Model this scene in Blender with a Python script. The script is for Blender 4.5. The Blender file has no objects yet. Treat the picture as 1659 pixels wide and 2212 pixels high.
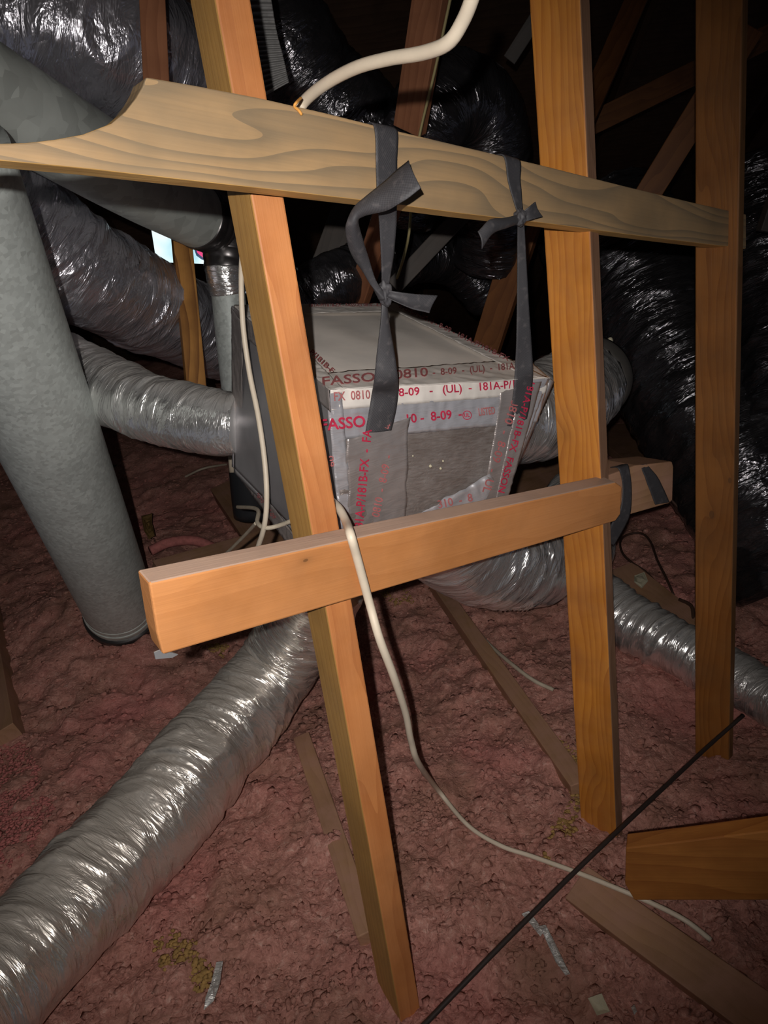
import bpy, bmesh, math, random
import numpy as np
from mathutils import Vector, Matrix
random.seed(4); RNG = np.random.default_rng(4)
scn = bpy.context.scene; COL = scn.collection

# ------------------------------------------------------------------ camera
F = 1600.0; CX, CY = 829.5, 1106.0; CAM_H = 1.31
N = np.array([671.0, 4594.0, F]); N /= np.linalg.norm(N)          # straight down, in camera axes (right, down, forward)
FW = np.array([0, 0, 1.0]); YW = FW - FW.dot(N) * N; YW /= np.linalg.norm(YW)
ZW = -N; XW = np.cross(YW, ZW)                                     # handedness of (right, down, fwd) is right handed
def c2w(p):
    p = np.asarray(p, float); return Vector((float(p @ XW), float(p @ YW), float(p @ ZW) + CAM_H))
def ray(x, y): return np.array([(x - CX) / F, (y - CY) / F, 1.0])
def W(x, y, z): return c2w(ray(x, y) * z)                          # a point of the attic seen at x, y and z metres deep
def G(x, y, h=0.0):                                                # the point at height h on that line of sight
    r = ray(x, y); return c2w(r * ((CAM_H - h) / r.dot(N)))
CAMP = Vector((0, 0, CAM_H))
def raydir(x, y): return (W(x, y, 1) - CAMP)
def hit(x, y, P, n, off=0.0):                                      # line of sight meets a real plane
    d = raydir(x, y); t = (P + n * off - CAMP).dot(n) / d.dot(n); return CAMP + d * t
cam = bpy.data.objects.new('camera', bpy.data.cameras.new('camera')); COL.objects.link(cam)
cam.data.sensor_fit = 'HORIZONTAL'; cam.data.sensor_width = 36; cam.data.lens = 36 * F / 1659; cam.data.clip_start = .02
R_, U_, B_ = c2w([1, 0, 0]) - CAMP, c2w([0, -1, 0]) - CAMP, c2w([0, 0, -1]) - CAMP
cam.matrix_world = Matrix(((R_.x, U_.x, B_.x, 0), (R_.y, U_.y, B_.y, 0), (R_.z, U_.z, B_.z, CAM_H), (0, 0, 0, 1)))
scn.camera = cam

# ------------------------------------------------------------------ light: one hand torch beside the lens, an added fill lamp behind it, faint ambient
w = bpy.data.worlds.new('world'); scn.world = w; w.use_nodes = True
w.node_tree.nodes['Background'].inputs[0].default_value = (.75, .8, 1, 1)
w.node_tree.nodes['Background'].inputs[1].default_value = .05
sp = bpy.data.lights.new('torch', 'SPOT'); sp.energy = 43; sp.shadow_soft_size = .006; sp.color = (1, .955, .91)
sp.spot_size = math.radians(94); sp.spot_blend = 1.0
spo = bpy.data.objects.new('torch', sp); COL.objects.link(spo)
spo.location = c2w([-.035, -.02, -.10]); tgt = W(600, 1080, 1.6)
spo.rotation_euler = (tgt - spo.location).to_track_quat('-Z', 'Y').to_euler()
# soft fill lamp added behind the camera to lighten the shadows
wl = bpy.data.lights.new('fill_lamp', 'SPOT'); wl.energy = 275; wl.shadow_soft_size = .16; wl.color = (1, .93, .86)
wl.spot_size = math.radians(66); wl.spot_blend = 1.0
wlo = bpy.data.objects.new('fill_lamp', wl); COL.objects.link(wlo); wlo.location = c2w([-.10, -.10, -1.2])
wlo.rotation_euler = (W(640, 1120, 1.8) - wlo.location).to_track_quat('-Z', 'Y').to_euler()
vs = scn.view_settings; vs.view_transform = 'Standard'; vs.look = 'None'; vs.gamma = 1; vs.use_curve_mapping = False; vs.exposure = 0.86

# ------------------------------------------------------------------ noise
def _h(ix, iy, iz, s):
    n = (ix * 374761393 + iy * 668265263 + iz * 2147483647 + s * 974711) & 0xFFFFFFFF
    n = ((n ^ (n >> 13)) * 1274126177) & 0xFFFFFFFF
    n = ((n ^ (n >> 15)) * 2246822519) & 0xFFFFFFFF
    return ((n ^ (n >> 16)) & 0xFFFF) / 65535.0
def vn(x, y, z=0.0, s=0):
    x, y, z = np.broadcast_arrays(np.asarray(x, float), np.asarray(y, float), np.asarray(z, float))
    ix, iy, iz = [np.floor(a).astype(np.int64) for a in (x, y, z)]
    fx, fy, fz = x - ix, y - iy, z - iz
    fx, fy, fz = [a * a * (3 - 2 * a) for a in (fx, fy, fz)]
    r = 0
    for dx in (0, 1):
        for dy in (0, 1):
            for dz in (0, 1):
                wt = (fx if dx else 1 - fx) * (fy if dy else 1 - fy) * (fz if dz else 1 - fz)
                r = r + wt * _h(ix + dx, iy + dy, iz + dz, s)
    return r

# ------------------------------------------------------------------ node materials
def newmat(name):
    m = bpy.data.materials.new(name); m.use_nodes = True; nt = m.node_tree; nt.nodes.clear()
    out = nt.nodes.new('ShaderNodeOutputMaterial'); b = nt.nodes.new('ShaderNodeBsdfPrincipled')
    nt.links.new(b.outputs[0], out.inputs[0]); return m, nt, b
def nd(nt, t, **k):
    n = nt.nodes.new(t)
    for a, v in k.items():
        if a.startswith('i_'):
            key = a[2:].replace('_', ' '); n.inputs[int(key) if key.isdigit() else key].default_value = v
        else: setattr(n, a, v)
    return n
def ramp(nt, fac, stops):
    r = nt.nodes.new('ShaderNodeValToRGB'); e = r.color_ramp.elements
    while len(e) < len(stops): e.new(.5)
    for q, (p, c) in zip(e, stops): q.position = p; q.color = (*c, 1) if len(c) == 3 else c
    nt.links.new(fac, r.inputs[0]); return r.outputs[0]
def coords(nt, kind='Object', scale=(1, 1, 1), loc=(0, 0, 0)):
    tc = nt.nodes.new('ShaderNodeTexCoord'); mp = nt.nodes.new('ShaderNodeMapping')
    mp.inputs['Scale'].default_value = scale; mp.inputs['Location'].default_value = loc
    nt.links.new(tc.outputs[kind], mp.inputs[0]); return mp.outputs[0]
def noise(nt, v, scale, detail=3, rough=.55, dist=0):
    n = nd(nt, 'ShaderNodeTexNoise', i_Scale=scale, i_Detail=detail, i_Roughness=rough, i_Distortion=dist)
    nt.links.new(v, n.inputs['Vector']); return n.outputs[0]
def mixc(nt, f, a, b, mode='MIX'):
    m = nd(nt, 'ShaderNodeMix', data_type='RGBA', blend_type=mode)
    for sock, v in ((m.inputs[0], f), (m.inputs[6], a), (m.inputs[7], b)):
        if hasattr(v, 'is_output'): nt.links.new(v, sock)
        else: sock.default_value = v if isinstance(v, (int, float)) else (*v, 1)
    return m.outputs[2]
def mth(nt, op, a, b=0.0, c=0.0, clamp=False):
    m = nd(nt, 'ShaderNodeMath', operation=op, use_clamp=clamp)
    for s, v in zip(m.inputs, (a, b, c)):
        if hasattr(v, 'is_output'): nt.links.new(v, s)
        else: s.default_value = v
    return m.outputs[0]
def bump(nt, b, h, strength=.4, dist=.002):
    n = nd(nt, 'ShaderNodeBump', i_Strength=strength, i_Distance=dist); nt.links.new(h, n.inputs['Height'])
    nt.links.new(n.outputs[0], b.inputs['Normal'])

def wood(name, light, dark, knots=(), rings=26, seed=0, contrast=1.0, rough=.55, dust=0.0, dustc=(.33, .27, .22), distort=1.0, stain=None):
    m, nt, b = newmat(name)
    v = coords(nt, 'Object', (1, 1, 1), (seed * 1.37, seed * .71, seed * .33))
    st = nd(nt, 'ShaderNodeMapping'); st.inputs['Scale'].default_value = (.9, 5.0, 5.0); nt.links.new(v, st.inputs[0])
    slow = noise(nt, st.outputs[0], 1.6, 2)
    sep = nd(nt, 'ShaderNodeSeparateXYZ'); nt.links.new(v, sep.inputs[0])
    y = mth(nt, 'ADD', sep.outputs[1], mth(nt, 'MULTIPLY', slow, .16 * distort))
    y = mth(nt, 'ADD', y, mth(nt, 'MULTIPLY', sep.outputs[2], .6))
    raw = nd(nt, 'ShaderNodeTexCoord').outputs['Object']
    ktot = None
    for (kx, ky, kr) in knots:
        mp = nd(nt, 'ShaderNodeMapping'); mp.inputs['Location'].default_value = (-kx, -ky, 0); nt.links.new(raw, mp.inputs[0])
        sc = nd(nt, 'ShaderNodeVectorMath', operation='MULTIPLY'); sc.inputs[1].default_value = (.55, 1, 0.35); nt.links.new(mp.outputs[0], sc.inputs[0])
        ln = nd(nt, 'ShaderNodeVectorMath', operation='LENGTH'); nt.links.new(sc.outputs[0], ln.inputs[0])
        near = mth(nt, 'POWER', 2.718, mth(nt, 'MULTIPLY', ln.outputs['Value'], -1.0 / (kr * 2.2)))
        y = mth(nt, 'ADD', y, mth(nt, 'MULTIPLY', near, kr * 2.5))
        core = mth(nt, 'LESS_THAN', ln.outputs['Value'], kr * .55)
        halo = mth(nt, 'MULTIPLY', mth(nt, 'POWER', near, 2.2), .55)
        k = mth(nt, 'MAXIMUM', mth(nt, 'MULTIPLY', core, .75), halo)
        ktot = k if ktot is None else mth(nt, 'MAXIMUM', ktot, k)
    ring = mth(nt, 'FRACT', mth(nt, 'MULTIPLY', y, rings * 3.0))
    ring = mth(nt, 'POWER', ring, 1.8)
    fs = nd(nt, 'ShaderNodeMapping'); fs.inputs['Scale'].default_value = (6, 260, 260); nt.links.new(v, fs.inputs[0])
    fib = noise(nt, fs.outputs[0], 1, 3)
    fac = mth(nt, 'ADD', mth(nt, 'MULTIPLY', ring, .55 * contrast), mth(nt, 'MULTIPLY', fib, .45), 0, True)
    c = mixc(nt, fac, light, dark)
    big = noise(nt, v, 7, 4)
    c = mixc(nt, mth(nt, 'MULTIPLY', mth(nt, 'SUBTRACT', big, .42, 0, True), 1.8), c, tuple(x * .62 for x in dark))
    if dust:
        d = noise(nt, v, 11, 5, .65)
        c = mixc(nt, mth(nt, 'MULTIPLY', mth(nt, 'SUBTRACT', d, .35, 0, True), dust * 3, 0, True), c, dustc)
    if stain:
        d = noise(nt, v, 5, 2)
        c = mixc(nt, mth(nt, 'MULTIPLY', mth(nt, 'SUBTRACT', d, .52, 0, True), 7, 0, True), c, stain)
    if ktot is not None: c = mixc(nt, ktot, c, (.11, .05, .02))
    nt.links.new(c, b.inputs['Base Color']); b.inputs['Roughness'].default_value = rough
    b.inputs['Specular IOR Level'].default_value = .3
    bump(nt, b, mth(nt, 'ADD', mth(nt, 'MULTIPLY', ring, .5), fib), .35, .0012)
    return m

def foil(name, col, metallic=.8, rough=.3, dust=.25, dustc=(.3, .27, .25), bs=1.0, k=1.0, settle=0):
    m, nt, b = newmat(name)
    v = coords(nt, 'UV', (1, 1, 1))
    mp = nd(nt, 'ShaderNodeMapping'); mp.inputs['Scale'].default_value = (7 * k, 40 * k, 1); mp.inputs['Rotation'].default_value = (0, 0, .05); nt.links.new(v, mp.inputs[0])
    cr = noise(nt, mp.outputs[0], 1.0, 4, .6, .8)
    cr = mth(nt, 'ABSOLUTE', mth(nt, 'SUBTRACT', cr, .5))
    vo = nd(nt, 'ShaderNodeTexVoronoi', feature='DISTANCE_TO_EDGE', i_Scale=1.0)
    mp2 = nd(nt, 'ShaderNodeMapping'); mp2.inputs['Scale'].default_value = (9 * k, 26 * k, 1); mp2.inputs['Rotation'].default_value = (0, 0, .3); nt.links.new(v, mp2.inputs[0])
    wv = nd(nt, 'ShaderNodeVectorMath', operation='ADD')
    wn = nd(nt, 'ShaderNodeTexNoise', i_Scale=1.5, i_Detail=3); nt.links.new(mp2.outputs[0], wn.inputs['Vector'])
    nt.links.new(mp2.outputs[0], wv.inputs[0]); nt.links.new(wn.outputs[1], wv.inputs[1]); nt.links.new(wv.outputs[0], vo.inputs['Vector'])
    h = mth(nt, 'ADD', mth(nt, 'MULTIPLY', cr, 1.6), mth(nt, 'MULTIPLY', vo.outputs[0], .8))
    bump(nt, b, h, .6 * bs, .009)
    o = coords(nt, 'Object'); dn = noise(nt, o, 9, 5, .6)
    f = mth(nt, 'MULTIPLY', mth(nt, 'SUBTRACT', dn, .35, 0, True), dust * 4, 0, True)
    if settle:                                                   # dust lies on what faces up
        ge = nd(nt, 'ShaderNodeNewGeometry'); sz_ = nd(nt, 'ShaderNodeSeparateXYZ'); nt.links.new(ge.outputs['Normal'], sz_.inputs[0])
        up = mth(nt, 'ADD', mth(nt, 'MULTIPLY', mth(nt, 'SUBTRACT', sz_.outputs[2], .55), 3.0), mth(nt, 'MULTIPLY', mth(nt, 'SUBTRACT', dn, .5), 2.0), 0, True)
        f = mth(nt, 'MAXIMUM', mth(nt, 'MULTIPLY', f, .5), mth(nt, 'MULTIPLY', up, settle))
    nt.links.new(mixc(nt, f, col, dustc), b.inputs['Base Color'])
    nt.links.new(mth(nt, 'SUBTRACT', metallic, mth(nt, 'MULTIPLY', f, .5), 0, True), b.inputs['Metallic'])
    nt.links.new(mth(nt, 'ADD', rough, mth(nt, 'MULTIPLY', f, .25)), b.inputs['Roughness'])
    return m
def simple(name, col, rough=.6, metallic=0, ns=0, namt=.3, bstr=0, spec=.4, col2=None, emit=0):
    m, nt, b = newmat(name); b.inputs['Roughness'].default_value = rough; b.inputs['Metallic'].default_value = metallic
    b.inputs['Specular IOR Level'].default_value = spec; b.inputs['Base Color'].default_value = (*col, 1)
    if ns:
        n = noise(nt, coords(nt), ns, 4, .6)
        c2 = col2 or tuple(x * (1 - namt) for x in col)
        nt.links.new(ramp(nt, n, [(.35, col), (.65, c2)]), b.inputs['Base Color'])
        if bstr: bump(nt, b, n, bstr, .002)
    if emit: b.inputs['Emission Color'].default_value = (*col, 1); b.inputs['Emission Strength'].default_value = emit
    return m
def galv(name, col, ms=38):
    m, nt, b = newmat(name); v = coords(nt)
    vo = nd(nt, 'ShaderNodeTexVoronoi', i_Scale=ms); nt.links.new(v, vo.inputs['Vector'])
    n = noise(nt, v, 5, 5, .6); g = nd(nt, 'ShaderNodeRGBToBW'); nt.links.new(vo.outputs['Color'], g.inputs[0])
    f = mth(nt, 'ADD', mth(nt, 'MULTIPLY', g.outputs[0], .4), mth(nt, 'MULTIPLY', n, .6))
    nt.links.new(ramp(nt, f, [(.3, tuple(x * .78 for x in col)), (.7, tuple(x * 1.12 for x in col))]), b.inputs['Base Color'])
    b.inputs['Metallic'].default_value = .25; nt.links.new(ramp(nt, f, [(.3, (.5, .5, .5)), (.7, (.62, .62, .62))]), b.inputs['Roughness'])
    fine = noise(nt, v, 160, 3); bump(nt, b, fine, .12, .001); return m
def webbing(name, col):
    m, nt, b = newmat(name); v = coords(nt, 'UV', (1, 1, 1))
    mp = nd(nt, 'ShaderNodeMapping'); mp.inputs['Scale'].default_value = (22, 420, 1); nt.links.new(v, mp.inputs[0])
    ck = nd(nt, 'ShaderNodeTexChecker', i_Scale=1.0); nt.links.new(mp.outputs[0], ck.inputs['Vector'])
    n = noise(nt, coords(nt), 90, 4); hi = mth(nt, 'MULTIPLY', mth(nt, 'SUBTRACT', n, .55, 0, True), 2.2, 0, True)
    c = mixc(nt, ck.outputs[1], col, tuple(x * .72 for x in col)); c = mixc(nt, hi, c, (.14, .125, .125))
    nt.links.new(c, b.inputs['Base Color']); b.inputs['Roughness'].default_value = .62; b.inputs['Specular IOR Level'].default_value = .5
    bump(nt, b, ck.outputs[1], .35, .0006); return m

M = {}
M['foil'] = foil('foil_bright', (.90, .89, .88), .86, .24, .12, (.46, .43, .40), 1.35, .8, .85)
M['foil_dusty'] = foil('foil_dusty', (.52, .48, .45), .72, .34, .3, (.27, .24, .22))
M['foil_warm'] = foil('foil_warm_dusty', (.86, .81, .75), .84, .25, .2, (.44, .385, .335), 1.3, .8, .85)
M['foil_dark'] = foil('foil_dark', (.12, .115, .125), .9, .18, .2, (.07, .065, .065), 1.5, .8, .5)
M['foil_grey'] = foil('foil_grey', (.66, .64, .70), .84, .24, .22, (.33, .315, .325), 1.4, .9, .85)
M['galv'] = galv('galvanised_steel', (.58, .625, .60), 110)
M['galv_dark'] = galv('galvanised_steel_dull', (.60, .64, .60), 30)
M['duct_tape_dark'] = simple('dark_metal_tape', (.15, .14, .14), .3, .8, 14, .4, .3)
M['strap'] = webbing('black_webbing', (.05, .048, .053))
M['cable'] = simple('cream_cable', (.70, .60, .47), .45, 0, 30, .08, 0, .4)
M['cable_dim'] = simple('cream_cable_dusty', (.55, .47, .36), .6, 0, 30, .2)
M['cable_black'] = simple('black_cable', (.035, .025, .022), .5)
M['cable_brown'] = simple('dark_brown_wire', (.06, .03, .02), .6)
M['board_grey'] = foil('duct_board_facing', (.26, .22, .20), .5, .33, .4, (.33, .31, .31), .5)
_nt = M['board_grey'].node_tree; _b = [q for q in _nt.nodes if q.type == 'BSDF_PRINCIPLED'][0]
_mp = nd(_nt, 'ShaderNodeMapping'); _mp.inputs['Scale'].default_value = (16, 190, 1); _nt.links.new(nd(_nt, 'ShaderNodeTexCoord').outputs['UV'], _mp.inputs[0])
_n = noise(_nt, _mp.outputs[0], 1, 3); _src = _b.inputs['Base Color'].links[0].from_socket
_nt.links.new(mixc(_nt, mth(_nt, 'MULTIPLY', mth(_nt, 'SUBTRACT', _n, .42, 0, True), 1.8, 0, True), _src, (.15, .11, .095)), _b.inputs['Base Color'])
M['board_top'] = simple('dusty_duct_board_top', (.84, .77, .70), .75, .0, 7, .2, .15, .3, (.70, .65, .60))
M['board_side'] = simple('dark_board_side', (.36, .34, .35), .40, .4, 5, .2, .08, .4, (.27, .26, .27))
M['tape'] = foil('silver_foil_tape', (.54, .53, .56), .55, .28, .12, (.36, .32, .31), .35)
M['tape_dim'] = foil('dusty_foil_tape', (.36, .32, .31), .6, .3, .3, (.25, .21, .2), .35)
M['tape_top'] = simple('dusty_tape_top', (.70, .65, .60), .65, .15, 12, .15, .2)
M['red'] = simple('red_print', (.52, .025, .07), .5, 0, 70, .35)
M['red_dusty'] = simple('faded_red_print', (.42, .13, .13), .7, 0, 70, .3)
M['plastic_black'] = simple('black_plastic', (.02, .022, .025), .4)
M['yellow_wool'] = simple('yellow_glass_wool', (.44, .27, .10), .95, 0, 60, .4, .8, .1)
M['paper'] = simple('cream_paper', (.55, .50, .36), .8, 0, 20, .15)
M['pink_wool'] = simple('pink_glass_wool', (.56, .20, .18), .95, 0, 50, .3, .8, .1)

# ------------------------------------------------------------------ mesh helpers
def link(name, me, mat=None, parent=None, mw=None, smooth=False):
    o = bpy.data.objects.new(name, me); COL.objects.link(o)
    if mat: me.materials.append(mat)
    if mw is not None: o.matrix_world = mw
    if parent:
        o.parent = parent; o.matrix_parent_inverse = parent_world(parent).inverted()
    if smooth: me.shade_smooth()
    return o
def parent_world(p):
    m = p.matrix_basis.copy()
    while p.parent: m = p.parent.matrix_basis @ p.matrix_parent_inverse @ m if False else (p.parent.matrix_basis @ p.matrix_parent_inverse @ m); p = p.parent
    return m
def tag(o, label, cat, group=None, kind=None):
    o['label'] = label; o['category'] = cat
    if group: o['group'] = group
    if kind: o['kind'] = kind
    return o
def empty(name, loc, label, cat, group=None):
    o = bpy.data.objects.new(name, None); COL.objects.link(o); o.location = loc; o.empty_display_size = .1
    return tag(o, label, cat, group)
def mesh(vs_, fs_, uv=None):
    me = bpy.data.meshes.new('m'); me.from_pydata([tuple(v) for v in vs_], [], fs_)
    if uv is not None:
        l = me.uv_layers.new(name='UVMap'); idx = np.zeros(len(me.loops), np.int32); me.loops.foreach_get('vertex_index', idx)
        l.data.foreach_set('uv', np.asarray(uv, np.float32)[idx].ravel())
    me.update(); return me
def grid_mesh(P, UV=None, close_u=False):
    """P: (n, m, 3) array of rings; quads between them. close_u closes the m direction."""
    n, m_ = P.shape[:2]; me = bpy.data.meshes.new('m')
    me.vertices.add(n * m_); me.vertices.foreach_set('co', P.astype(np.float32).ravel())
    i = np.arange(n - 1)[:, None]; mm = m_ if close_u else m_ - 1; j = np.arange(mm)[None, :]; j2 = (j + 1) % m_
    q = np.stack([i * m_ + j, i * m_ + j2, (i + 1) * m_ + j2, (i + 1) * m_ + j], -1).reshape(-1, 4).astype(np.int32)
    me.loops.add(q.size); me.loops.foreach_set('vertex_index', q.ravel())
    me.polygons.add(len(q)); me.polygons.foreach_set('loop_start', np.arange(0, q.size, 4, dtype=np.int32))
    me.update(calc_edges=True)
    if UV is not None:
        l = me.uv_layers.new(name='UVMap'); mu = UV.shape[1]; j3 = j + 1 if mu > m_ else j2
        q2 = np.stack([i * mu + j, i * mu + j3, (i + 1) * mu + j3, (i + 1) * mu + j], -1).reshape(-1, 4)
        l.data.foreach_set('uv', UV.reshape(-1, 2).astype(np.float32)[q2.ravel()].ravel())
    me.validate(); return me
def crom(P, n):
    """Catmull-Rom through rows of P (any width), n samples in all."""
    P = np.asarray(P, float); E = np.vstack([2 * P[0] - P[1], P, 2 * P[-1] - P[-2]])
    t = np.linspace(0, len(P) - 1, n); i = np.minimum(t.astype(int), len(P) - 2); u = (t - i)[:, None]
    a, b, c, d = E[i], E[i + 1], E[i + 2], E[i + 3]
    return .5 * ((2 * b) + (c - a) * u + (2 * a - 5 * b + 4 * c - d) * u ** 2 + (3 * b - a - 3 * c + d) * u ** 3)
def tube(name, pts, rad, mat, parent=None, seg=12, step=.01, disp=None, cap=True, flat=1.0):
    """round pipe along points; rad one number or one per point; disp(angle, length, pos) gives radial offset"""
    P = np.array([tuple(p) for p in pts]); r = np.full(len(P), rad, float) if np.isscalar(rad) else np.asarray(rad, float)
    L = np.linalg.norm(np.diff(P, axis=0), axis=1).sum(); n = max(4, int(L / step))
    S = crom(np.hstack([P, r[:, None]]), n * 4); d = np.r_[0, np.cumsum(np.linalg.norm(np.diff(S[:, :3], axis=0), axis=1))]
    u = np.linspace(0, d[-1], n); S = np.stack([np.interp(u, d, S[:, k]) for k in range(4)], 1)
    C = S[:, :3]; T = np.gradient(C, axis=0); T /= np.linalg.norm(T, axis=1)[:, None]
    nrm = C[0] - np.array(CAMP) + np.array([0, 0, -.6]); nrm = nrm - nrm.dot(T[0]) * T[0]
    if np.linalg.norm(nrm) < .1: nrm = np.cross(T[0], [1.0, 0, 0])
    nrm /= np.linalg.norm(nrm); A = np.zeros_like(C)
    for k in range(n):
        nrm = nrm - nrm.dot(T[k]) * T[k]; nrm /= np.linalg.norm(nrm); A[k] = nrm
    Bn = np.cross(T, A); a = np.linspace(0, 2 * np.pi, seg, endpoint=False)
    D = A[:, None] * np.cos(a)[None, :, None] + flat * Bn[:, None] * np.sin(a)[None, :, None]
    R = np.repeat(S[:, 3:4], seg, 1)
    if disp: R = R + disp(a[None, :] + 0 * u[:, None], u[:, None] + 0 * a[None, :], C[:, None] + D * R[..., None])
    V = C[:, None] + D * R[..., None]
    a1 = np.linspace(0, 2 * np.pi, seg + 1); UV = np.stack([np.broadcast_to(a1[None] * r.mean() / .8, (n, seg + 1)), np.broadcast_to(u[:, None], (n, seg + 1))], -1)
    me = grid_mesh(V, UV, True)
    if cap:
        bm = bmesh.new(); bm.from_mesh(me); bm.verts.ensure_lookup_table()
        bm.faces.new([bm.verts[k] for k in range(seg - 1, -1, -1)]); bm.faces.new([bm.verts[(n - 1) * seg + k] for k in range(seg)])
        bmesh.ops.recalc_face_normals(bm, faces=bm.faces); bm.to_mesh(me); bm.free()
    return link(name, me, mat, parent, smooth=True)
def crinkle(seed, R, pitch=.045, sag=.003, amp=.004, fa=1.0, skew=.35):
    def f(a, l, P):
        ca, sa = np.cos(a) * R, np.sin(a) * R
        wob = vn(ca * 7 + 3, sa * 7 + 3, l * 6, seed + 9) - .5
        h = (l + .5 * pitch * wob) / pitch + a / (2 * np.pi)
        reg = vn(ca * 5, sa * 5, l * 4, seed + 31)
        out = sag * (.5 - np.abs(np.sin(np.pi * h)) ** 1.2) * (.3 + .9 * reg)
        ll = l + skew * R * np.sin(a + seed) + .07 * wob
        for q, (fl, fr, am, pw) in enumerate(((8, 5, 1.7, 2.5), (19 * fa, 6, 1.7, 3), (46 * fa, 9, .8, 4), (95 * fa, 16, .25, 3))):
            l2 = ll + (.5 * (q % 2) - .25) * R * np.sin(a * 1.0 + q)
            nn = vn(ca * fr + 10, sa * fr + 10, l2 * fl, seed * 7 + q); rg = (1 - np.abs(2 * nn - 1)) ** pw
            msk = np.clip(vn(ca * 9, sa * 9, l * 9, seed + 50 + q) * 2.2 - .5, 0, 1)
            out = out + amp * am * (rg - .2) * msk
        return out + amp * 1.6 * (reg - .5)
    return f
def frame_from(p0, xdir, normal):
    X = xdir.normalized(); Z = (normal - normal.dot(X) * X).normalized(); Y = Z.cross(X)
    return Matrix(((X.x, Y.x, Z.x, p0.x), (X.y, Y.y, Z.y, p0.y), (X.z, Y.z, Z.z, p0.z), (0, 0, 0, 1)))
def slab(name, pts, xdir, normal, th, mat, parent=None, bev=.0025, jig=0.0, seed=0):
    """a board: outline points on its front face (world), extruded away from `normal` by th; local X runs along the grain"""
    mw = frame_from(pts[0], xdir, normal); inv = mw.inverted(); L = [inv @ p for p in pts]
    bm = bmesh.new(); f = [bm.verts.new((p.x, p.y, 0)) for p in L]; b = [bm.verts.new((p.x, p.y, -th)) for p in L]; k = len(L)
    bm.faces.new(f); bm.faces.new(b[::-1])
    for i in range(k): bm.faces.new((f[i], b[i], b[(i + 1) % k], f[(i + 1) % k]))
    bmesh.ops.recalc_face_normals(bm, faces=bm.faces)
    if bev: bmesh.ops.bevel(bm, geom=[e for e in bm.edges if e.calc_face_angle(0) > .6], offset=bev, segments=2, affect='EDGES', profile=.5, clamp_overlap=True)
    me = bpy.data.meshes.new('m'); bm.to_mesh(me); bm.free()
    return link(name, me, mat, parent, mw)
def beam(name, p0, p1, wd, th, facing, mat, parent=None, bev=.0025):
    """straight lumber from p0 to p1, its wide face (wd) turned to `facing`"""
    X = (p1 - p0).normalized(); Z = (facing - facing.dot(X) * X).normalized(); Y = Z.cross(X)
    pts = [p0 + Y * wd / 2, p0 - Y * wd / 2, p1 - Y * wd / 2, p1 + Y * wd / 2]
    mw = frame_from((p0), X, Z); inv = mw.inverted(); pts = [p + Z * th / 2 for p in pts]
    # keep the origin on the beam's own axis so that the grain coordinates start there
    L = [inv @ p for p in pts]; bm = bmesh.new()
    f = [bm.verts.new((p.x, p.y, th / 2)) for p in L]; b = [bm.verts.new((p.x, p.y, -th / 2)) for p in L]
    bm.faces.new(f); bm.faces.new(b[::-1])
    for i in range(4): bm.faces.new((f[i], b[i], b[(i + 1) % 4], f[(i + 1) % 4]))
    bmesh.ops.recalc_face_normals(bm, faces=bm.faces)
    bmesh.ops.bevel(bm, geom=list(bm.edges), offset=bev, segments=2, affect='EDGES', profile=.5)
    me = bpy.data.meshes.new('m'); bm.to_mesh(me); bm.free()
    return link(name, me, mat, parent, mw)
def faces_like(o, test, mat):
    o.data.materials.append(mat); k = len(o.data.materials) - 1
    for p in o.data.polygons:
        if test(p.normal): p.material_index = k
def azv(deg): a = math.radians(deg); return Vector((math.sin(a), math.cos(a), 0))
def vplane(A, B):
    """vertical plane through two points, its normal towards the camera"""
    d = B - A; d.z = 0; n = d.cross(Vector((0, 0, 1))).normalized()
    return (A, n if n.dot(CAMP - A) > 0 else -n)
def ribbon(name, rows, mat, parent=None, th=.0016, n=60, m_=9, fold=0.0, seed=0):
    """woven strap: rows of (left point, right point) in the world; closed thin solid, uv across and along"""
    R = crom(np.array([[*a, *b] for a, b in rows]), n); A, B = R[:, :3], R[:, 3:]
    s = np.linspace(0, 1, m_)[None, :, None]; V = A[:, None] * (1 - s) + B[:, None] * s
    C = (A + B) / 2; T = np.gradient(C, axis=0); nn = np.cross(T, B - A); nn /= np.linalg.norm(nn, axis=1)[:, None] + 1e-9
    curl = (np.sin(s[..., 0] * np.pi) - .5) * fold
    V = V + nn[:, None] * (curl[..., None] + .0012 * (vn(s[..., 0] * 3, np.arange(n)[:, None] * .12, 0, seed)[..., None] - .5))
    ring = np.concatenate([V + nn[:, None] * th / 2, (V - nn[:, None] * th / 2)[:, ::-1]], 1)
    d = np.r_[0, np.cumsum(np.linalg.norm(np.diff(C, axis=0), axis=1))]
    u = np.concatenate([s[0, :, 0], s[0, ::-1, 0]])
    UV = np.stack([np.broadcast_to(u[None], (n, 2 * m_)), np.broadcast_to(d[:, None], (n, 2 * m_))], -1)
    me = grid_mesh(ring, UV, True); bm = bmesh.new(); bm.from_mesh(me); bm.verts.ensure_lookup_table(); k = 2 * m_
    for base in (0, (n - 1) * k):
        for j in range(m_ - 1):
            q = [bm.verts[base + j], bm.verts[base + j + 1], bm.verts[base + k - 2 - j], bm.verts[base + k - 1 - j]]
            try: bm.faces.new(q)
            except ValueError: pass
    bmesh.ops.recalc_face_normals(bm, faces=bm.faces); bm.to_mesh(me); bm.free()
    return link(name, me, mat, parent, smooth=True)
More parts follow.
